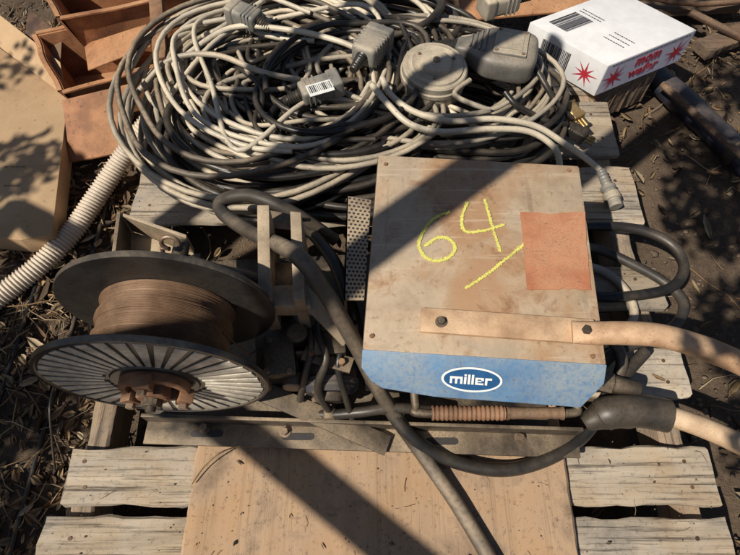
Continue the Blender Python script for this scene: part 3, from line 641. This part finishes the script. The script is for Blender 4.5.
def plug(name,c,ang,tilt,size,mat,label,ridges=5,boot=True,prong=0):
    t=thing(name,c,label,'plug'); M=rotz(ang)@Matrix.Rotation(tilt,3,'Y'); l,w,h=size
    mb=MB(); mb.box(V(c),(l,w,h),M,min(size)*.24,0,3)
    mb.box(V(c)+M@V((l*.38,0,0)),(l*.3,w*1.1,h*1.12),M,min(size)*.15,0,3)
    for k in range(ridges): mb.box(V(c)+M@V((-l*.34+l*.12*k,0,0)),(l*.045,w*1.05,h*1.07),M,.0015)
    mb.build('plug_body',mat,t)
    if boot:
        mb=MB(); a=V(c)+M@V((-l*.48,0,0)); b=V(c)+M@V((-l*.95,0,-.006)); n=30
        mb.tube([a.lerp(b,i/n) for i in range(n+1)],lambda s:(.013-.005*s)+.0011*math.sin(s*44),12); mb.build('strain_relief','black',t)
    for k in range(prong):
        o=V(c)+M@V((l*.53,(k-(prong-1)/2)*w*.3,0)); mb=MB(); mb.cyl(o,o+M@V((.022,0,0)),.0035,seg=10,bev=.0008); mb.build('prong','brass',t)
    return t
# rounded moulded plug: superellipse sections along its length
c=at(498,54,.165); M=rotz(R(-14)); bt=thing('power_adapter',c,'large rounded grey moulded plug beside the printed white box','plug')
mb=MB(); rg=[]; st=[(-.095,.010,.010),(-.090,.020,.016),(-.072,.024,.019),(-.055,.034,.024),(-.038,.048,.028),(-.02,.057,.031),(.0,.059,.032),(.03,.059,.033),(.054,.057,.033),(.070,.051,.031),(.078,.041,.026),(.082,.022,.016)]
sec=cr([V(s) for s in st],3)
for s in sec:
    ring=[]
    for k in range(28):
        a=2*math.pi*k/28; ca,sa=math.cos(a),math.sin(a); e=.48
        ring.append(mb.bm.verts.new(c+M@V((s.x,math.copysign(abs(ca)**e,ca)*s.y,math.copysign(abs(sa)**e,sa)*s.z))))
    rg.append(ring)
for x,y in zip(rg,rg[1:]):
    for k in range(28): mb.f((x[k],x[(k+1)%28],y[(k+1)%28],y[k]))
mb.f(rg[0][::-1]); mb.f(rg[-1]); mb.build('plug_body','dplug',bt,ang=60)
mb=MB(); mb.box(c+M@V((.022,0,.033)),(.07,.08,.008),M,.0025); mb.build('cover_plate','plug',bt)
mb=MB(); mb.box(c+M@V((.022,0,.0376)),(.05,.05,.0016),M,.0006); mb.build('rating_plate','cap',bt)
for kx in(-.028,.028):
    for ky in(-.033,.033):
        mb=MB(); o=c+M@V((.022+kx,ky,.037)); mb.cyl(o,o+V((0,0,.0018)),.004,seg=12); mb.build('screw','bolt',bt)
for k in range(4):
    mb=MB(); mb.box(c+M@V((-.062+.010*k,0,.021+.0026*k)),(.004,.040+.010*k,.010),M,.0015); mb.build('grip_ridge','dplug',bt)
mb=MB(); a=c+M@V((-.09,0,0)); b=c+M@V((-.145,.004,-.01)); mb.tube([a.lerp(b,i/30) for i in range(31)],lambda s:(.017-.007*s)+.0012*math.sin(s*50),12); mb.build('strain_relief','black',bt)
plug('cable_plug',at(372,46,.19),R(62),R(5),(.09,.055,.045),'plug','ridged grey plug lying left of the round cap',6)
pt=plug('cable_plug',at(320,88,.18),R(22),R(-3),(.085,.045,.035),'plug','grey plug with a barcode sticker at the middle of the coils',3)
c=at(320,88,.1995); M=rotz(R(22)); mb=MB()
mb.box(c,(.052,.032,.0006),M,0,0)
for k in range(13):
    w=rnd.choice((.001,.0018,.0026)); mb.box(c+M@V((-.022+.0037*k,.002,.0006)),(w,.020,.0003),M,0,1)
mb.build('barcode_sticker',['white','ink'],pt)
plug('cable_plug',at(245,16,.19),R(150),R(0),(.075,.045,.04),'plug','small grey plug at the far edge of the cable heap',3)
plug('cable_plug',at(500,2,.15),R(200),R(0),(.09,.05,.045),'grey','pale plug lying behind the large grey plug',3)
plug('brass_plug',at(572,112,.07),R(-58),R(10),(.045,.03,.026),'brass','upper brass plug by the corner of the printed box',2,False,3)
plug('brass_plug',at(576,132,.055),R(-30),R(10),(.045,.03,.026),'black','lower dark plug with brass prongs at the pallet edge',2,False,3)
t=thing('pin_connector',at(612,195,.02),'grey threaded pin connector resting on the right end of the back board','connector')
a,b=at(601,171,.03),at(616,207,.022); mb=MB(); q=[a.lerp(b,i/40) for i in range(41)]
mb.tube(q,lambda s:.0105+.0009*math.sin(s*70) if s<.45 else (.0165 if s<.55 else .0145+.0009*math.sin(s*110)),18); mb.build('connector_shell','plug',t)
mb=MB(); mb.cyl(a.lerp(b,.62),a.lerp(b,.82),.0185,seg=18,bev=.002); mb.build('coupling_ring','grey',t)
# ---------------------------------------------------------------- printed carton
H=.092; zt=.103
Nn,Rr,Ll=at(608,66,zt),at(697,30,zt),at(530,22,zt); Bk=Rr+Ll-Nn; top=[Nn,Rr,Bk,Ll]
bx=thing('printed_box',(Nn+Bk)/2-V((0,0,H)),'white printed snack carton with red stars and red lettering','box')
mb=MB(); mb.prism(top,(0,0,-H),bev=.002); mb.build('carton_body','cartonw',bx)
e1=(Rr-Nn).normalized(); e2=(Ll-Nn).normalized(); n1=V((e1.y,-e1.x,0)); n2=V((-e2.y,e2.x,0)); l1=(Rr-Nn).length; l2=(Ll-Nn).length
if n1.dot(e2)>0:n1=-n1
if n2.dot(e1)>0:n2=-n2
def F1(s,h,o=.0006): return Nn+e1*(l1*s)-V((0,0,H*(1-h)))+n1*o
def F2(s,h,o=.0006): return Nn+e2*(l2*s)-V((0,0,H*(1-h)))+n2*o
def F3(s,h,o=.0006): return Nn+e2*(l2*s)+e1*(l1*h)+V((0,0,o))
mb=MB(); mb.poly([F1(.012,.03),F1(.988,.03),F1(.988,.965),F1(.012,.965)]); mb.build('shade_tint_panel','cartonshade',bx,fix=False)  # quad that tints this carton face with its bluish shade
def star(F,l,cs,ch,r):
    mb=MB(); p=[]; n=9
    for k in range(2*n):
        a=k*math.pi/n+math.pi/2; rr=r*(1.0 if k%4==0 else .82) if k%2==0 else r*.24; p.append((cs+rr/l*math.cos(a),ch+rr/H*math.sin(a)))
    c=mb.bm.verts.new(F(cs,ch,.0013)); vs=[mb.bm.verts.new(F(x,y,.0013)) for x,y in p]
    for k in range(2*n): mb.f((c,vs[k],vs[(k+1)%(2*n)]))
    mb.build('red_star','red',bx,fix=False)
star(F1,l1,.14,.46,.040); star(F1,l1,.86,.46,.040); star(F2,l2,.20,.46,.036)
mb=MB(); textmesh(mb,'mom',.032,F1(.50,.69,.0014),e1,(0,0,1),0,.0002,.0009,.076,1.08,.023)
textmesh(mb,'wafer',.032,F1(.50,.36,.0014),e1,(0,0,1),0,.0002,.0009,.094,1.08,.029)
mb.build('red_lettering','red',bx,fix=False)
def bars(fn,s0,s1,h0,h1,n):
    mb=MB(); ds=(s1-s0)/n
    for k in range(n):
        w=ds*rnd.choice((.25,.45,.65)); s=s0+ds*k; mb.poly([fn(s,h0,.0013),fn(s+w,h0,.0013),fn(s+w,h1,.0013),fn(s,h1,.0013)])
    mb.build('barcode','ink',bx,fix=False)
def lines(fn,s0,s1,hs,t):
    mb=MB()
    for h in hs:
        s=s0
        while s<s1:
            w=rnd.uniform(.008,.03); mb.poly([fn(s,h,.0013),fn(min(s+w,s1),h,.0013),fn(min(s+w,s1),h+t,.0013),fn(s,h+t,.0013)]); s+=w+.008
    mb.build('small_print','ink',bx,fix=False)
bars(F2,.42,.80,.14,.78,20); lines(F1,.06,.94,(.91,),.035)
bars(F3,.66,.90,.12,.42,22); lines(F3,.62,.90,(.46,.50),.010); lines(F3,.15,.4,(.3,.36,.42),.010)
mb=MB(); m0=(Nn+Rr)/2+e2*.05; mb.plank(m0-e1*.10-V((0,0,H+.062)),m0+e1*.10-V((0,0,H+.062)),.08,.118,31,.004)
mb.build('timber_block','beam',label='dark timber block propping up the printed carton behind the pallet',cat='timber block')
# ---------------------------------------------------------------- surroundings
zc=-.06
cb=[at(68,98,zc),at(52,234,zc),at(20,240,zc),at(-90,228,zc),at(-120,60,zc),at(0,48,zc)]
t=thing('cardboard_box',V((-.85,.8,0)),'flattened brown cardboard carton at the left edge of the dirt','box')
mb=MB(); mb.prism(cb,(0,0,-.055),bev=.002); mb.build('carton_body','carton',t)
for (x0,x1,y) in((4,22,166),(4,16,185)):
    x=x0; mb=MB()
    while x<x1:
        w=rnd.uniform(2,5); mb.poly([at(x,y,zc+.0012),at(x+w,y,zc+.0012),at(x+w,y+1.2,zc+.0012),at(x,y+1.2,zc+.0012)]); x+=w+1.2
    mb.build('faded_print','faintink',t,fix=False)
mb=MB(); mb.prism([at(66,97,zc+.004),at(0,47,zc+.004),at(-4,12,zc+.05),at(60,62,zc+.05)],(0,0,-.004),bev=.001); mb.build('box_flap','carton',t)
def tray(rim,fz,label,mat='orust',flare=.93):
    "open box of slightly dented rusty plate with folded lips"
    cen=sum(rim,V())/4; t=thing('rusty_tray',V((cen.x,cen.y,0)),label,'tray')
    fl=[V((p.x*flare+cen.x*(1-flare),p.y*flare+cen.y*(1-flare),fz)) for p in rim]
    mb=MB(); mb.prism(fl,(0,0,.003)); mb.build('tray_floor',mat,t)
    for i in range(4):
        a,b=rim[i],rim[(i+1)%4]; c,d=fl[(i+1)%4],fl[i]; inn=(cen-(a+b)/2); inn.z=0; inn=inn.normalized()*.004
        mb=MB(); pr=[]; m=14
        for s in range(m+1):
            u=s/m; k=inn.normalized()*(.016*mn.noise(V((u*3,i*2.2,rim[0].x*7)))*math.sin(math.pi*u))+V((0,0,.010*mn.noise(V((u*2.3,i*3.1,rim[0].x*5)))*math.sin(math.pi*u)))
            pr.append([mb.bm.verts.new(q) for q in(a.lerp(b,u)+k-inn*3,a.lerp(b,u)+k,d.lerp(c,u)+k*.3,d.lerp(c,u)+k*.3+inn,a.lerp(b,u)+k+inn-V((0,0,.004)),a.lerp(b,u)+k-inn*3-V((0,0,.004)))])
        for x,y in zip(pr,pr[1:]):
            for k in range(6): mb.f((x[k],x[(k+1)%6],y[(k+1)%6],y[k]))
        mb.f(pr[0][::-1]); mb.f(pr[-1]); mb.build('tray_side',mat,t)
tray([at(62,90,.0),at(192,54,.05),at(180,4,.05),at(36,34,.02)],.012,'deep open rusty steel tray between the cardboard and the coils',flare=.86)
tray([at(60,16,.08),at(222,-14,.11),at(230,-70,.11),at(30,-40,.08)],.05,'second rusty tray standing behind the deep one',flare=.88)
mb=MB(); mb.prism([at(62,100,-.01),at(128,84,.01),at(132,150,-.075),at(70,162,-.10)],(0,0,-.005),bev=.001); mb.build('rusty_plate','orust',label='straight rusty plate leaning against the near side of the deep tray',cat='steel plate')
mb=MB(); mb.prism([at(88,70,-.02),at(150,46,.07),at(146,24,.07),at(84,44,-.02)],(0,0,-.004),bev=.001); mb.build('rusty_plate','orust',label='tilted orange plate lying inside the deep rusty tray',cat='steel plate')
mb=MB(); mb.prism([at(24,44,-.03),at(60,66,-.03),at(62,36,.0),at(28,8,.0)],(0,0,-.005),bev=.001); mb.build('rusty_plate','darkrust',label='dark rusty plate wedged between cardboard flap and tray',cat='steel plate')
mb=MB(); mb.box(at(158,16,.14),(.030,.30,.030),rotz(R(12))@Matrix.Rotation(R(4),3,'X'),.002); mb.build('steel_bar','rust',label='square rusty bar lying across the trays behind the coils',cat='steel bar')
mb=MB(); mb.prism([at(462,22,-.02),at(602,10,.0),at(612,-26,.02),at(455,-20,.02)],(0,0,.006),bev=.001); mb.build('rusty_sheet','orust',label='reddish rusty sheet behind the large grey plug',cat='steel sheet')
for (x0,y0,x1,y1,wd,sd,lab) in((575,10,735,2,.07,51,'near brown board lying behind the printed carton'),(560,-10,760,-16,.09,52,'far brown board behind the printed carton'),(700,50,790,14,.06,53,'short brown board right of the printed carton')):
    mb=MB(); mb.plank(at(x0,y0,-.09),at(x1,y1,-.085),wd,.03,sd,.003); mb.build('scrap_board','beam',label=lab,cat='board')
mb=MB(); mb.tube(cr([at(690,12,-.04),at(730,32,-.06),at(790,60,-.09)],10),.011,10); mb.build('scrap_rod','darkrust',label='dark bent rod lying over the boards at the far right corner',cat='rod')
mb=MB(); mb.tube(cr([at(640,-4,-.03),at(700,4,-.04),at(770,-2,-.05)],10),.008,10); mb.build('scrap_rod','darkrust',label='thin dark rod along the top edge behind the printed carton',cat='rod')
mb=MB(); mb.plank(at(250,-10,-.05),at(480,-6,-.05),.12,.04,45,.003); mb.build('fallen_plank','beam',label='dark plank lying along the far side of the pallet',cat='plank')
t=thing('steel_pipe',at(700,120,-.13),'blue black flattened pipe running over the dirt past the printed carton','pipe')
mb=MB(); pq=cr([at(640,62,-.095),at(690,108,-.095),at(740,156,-.095),at(810,232,-.095)],12)
mb.tube(pq,lambda s:.037+.004*mn.noise(V((s*5,3,3))),32,sq=.8,up0=(0,0,1)); mb.build('pipe_body','pipe',t)
mb=MB(); a,b=at(733,150,-.095),at(741,158,-.095); mb.cyl(a,b,.040,seg=32,bev=.003); mb.build('pipe_collar','dsteel',t)
mb=MB(); mb.tube(cr([at(662,84,-.045),at(700,118,-.05),at(735,150,-.05),at(790,196,-.06)],6),.009,9); mb.build('bent_stick','beam',label='brown stick resting along the blue black pipe',cat='stick')
# ---------------------------------------------------------------- light, added shade caster, sky, camera
EL=R(51); az=V((-.80,-.60,0)).normalized(); S=V((az.x*math.cos(EL),az.y*math.cos(EL),math.sin(EL)))
tr=thing('shade_caster',(-2.6,-2.2,0),'added straight limbed shade caster, out of view beside the pallet','shade_caster')  # added out of view; limbs and leaves shaped to cast shade on the gear
tb=V((-2.6,-2.2,0)); fork=V((-2.35,-1.85,1.5))
mb=MB(); mb.tube(cr([tb,tb+V((.03,.04,.5)),V((-2.46,-2.0,1.0)),fork],8),lambda t:.13-.05*t+.03*max(0,.15-t)/.15,16); mb.build('caster_trunk','bark',tr)
def caster_limb(p,q,ext0,ext1,r0,r1,t0,t1,root=None):
    "straight limb whose shade falls along the line p-q"
    a,b=at(*p),at(*q); d=b-a; a=a-d*ext0; b=b+d*ext1
    a,b=a+S*t0,b+S*t1; root=root or fork
    pts=[root.lerp(a,i/6) for i in range(6)]+[a.lerp(b,i/20) for i in range(21)]
    mb=MB(); mb.tube(pts,lambda t:r0+(r1-r0)*t,12); mb.build('caster_limb','bark',tr); return a,b
la,lb_=caster_limb((262,432,0),(410,553,0),2.6,.9,.033,.030,1.6,1.6)
# side limb forking off the first one, shading the cabinet lid above the chalk
caster_limb((368,246,.3),(515,142,.3),.75,1.6,.042,.034,1.65,1.75,root=la.lerp(lb_,.44))
caster_limb((150,190,.1),(330,60,.1),1.9,1.2,.036,.03,1.75,1.85)
caster_limb((230,215,.06),(420,95,.14),2.0,.7,.028,.024,1.65,1.75)
rl=random.Random(5); mb=MB()
def clump(px,py,z,rad,n,t=2.2):
    o=at(px,py,z)+S*t
    for _ in range(n):
        d=V((rl.gauss(0,1),rl.gauss(0,1),rl.gauss(0,1))); d=d.normalized()*rad*rl.random()**.45
        L=rl.uniform(.03,.055); W=L*.5; M=Matrix.Rotation(rl.uniform(0,6.28),3,'Z')@Matrix.Rotation(rl.uniform(-1,1),3,'X')@Matrix.Rotation(rl.uniform(-1,1),3,'Y')
        mb.poly([o+d+M@V(p) for p in((-L/2,0,0),(0,-W/2,.004),(L/2,0,0),(0,W/2,.004))])
for px,py,z,rad,n,t in [(722,205,-.1,.15,420,2.1),(752,330,-.1,.13,320,2.1),(770,440,-.1,.10,150,2.0),(705,150,-.1,.10,170,2.2),(735,80,-.1,.12,150,2.2),
    (-6,430,-.1,.13,330,1.7),(6,540,-.1,.09,190,1.7),(-10,340,-.1,.07,90,1.7),(12,72,-.06,.09,60,1.9),(18,165,-.06,.10,190,1.8),(-20,215,-.06,.10,140,1.8),(250,-60,.1,.14,200,2.2),(420,-60,.1,.14,220,2.3),(310,85,.1,.06,40,1.8),(470,140,.08,.06,50,1.8),(345,150,.08,.06,60,1.8),(670,-20,0,.1,120,2.2)]:
    clump(px,py,z,rad,n,t)
mb.build('caster_crown','green',tr,ang=180,fix=False)  # added leaf clumps, placed for the shade they cast
sl_=bpy.data.lights.new('sun','SUN'); sl_.energy=5.0; sl_.angle=R(.5); sl_.color=(1,.93,.80)
so=bpy.data.objects.new('sun',sl_); so.rotation_euler=S.to_track_quat('Z','Y').to_euler(); so.location=S*10; col.objects.link(so)
w=bpy.data.worlds.new('World'); scene.world=w; w.use_nodes=True; n=w.node_tree
sk=n.nodes.new('ShaderNodeTexSky'); sk.sky_type='NISHITA'; sk.sun_disc=False; sk.sun_elevation=EL; sk.sun_rotation=math.atan2(az.x,az.y)%(2*math.pi)
n.links.new(sk.outputs[0],n.nodes['Background'].inputs[0]); n.nodes['Background'].inputs[1].default_value=.05
scene.view_settings.view_transform='Standard'; scene.view_settings.look='None'; scene.view_settings.exposure=0
cd=bpy.data.cameras.new('camera'); cd.sensor_width=36; cd.lens=FP/740*36; cd.clip_start=.02; cd.clip_end=300
co=bpy.data.objects.new('camera',cd); co.location=(0,0,P+CH); co.rotation_euler=(math.pi/2-TH,0,0); col.objects.link(co); scene.camera=co
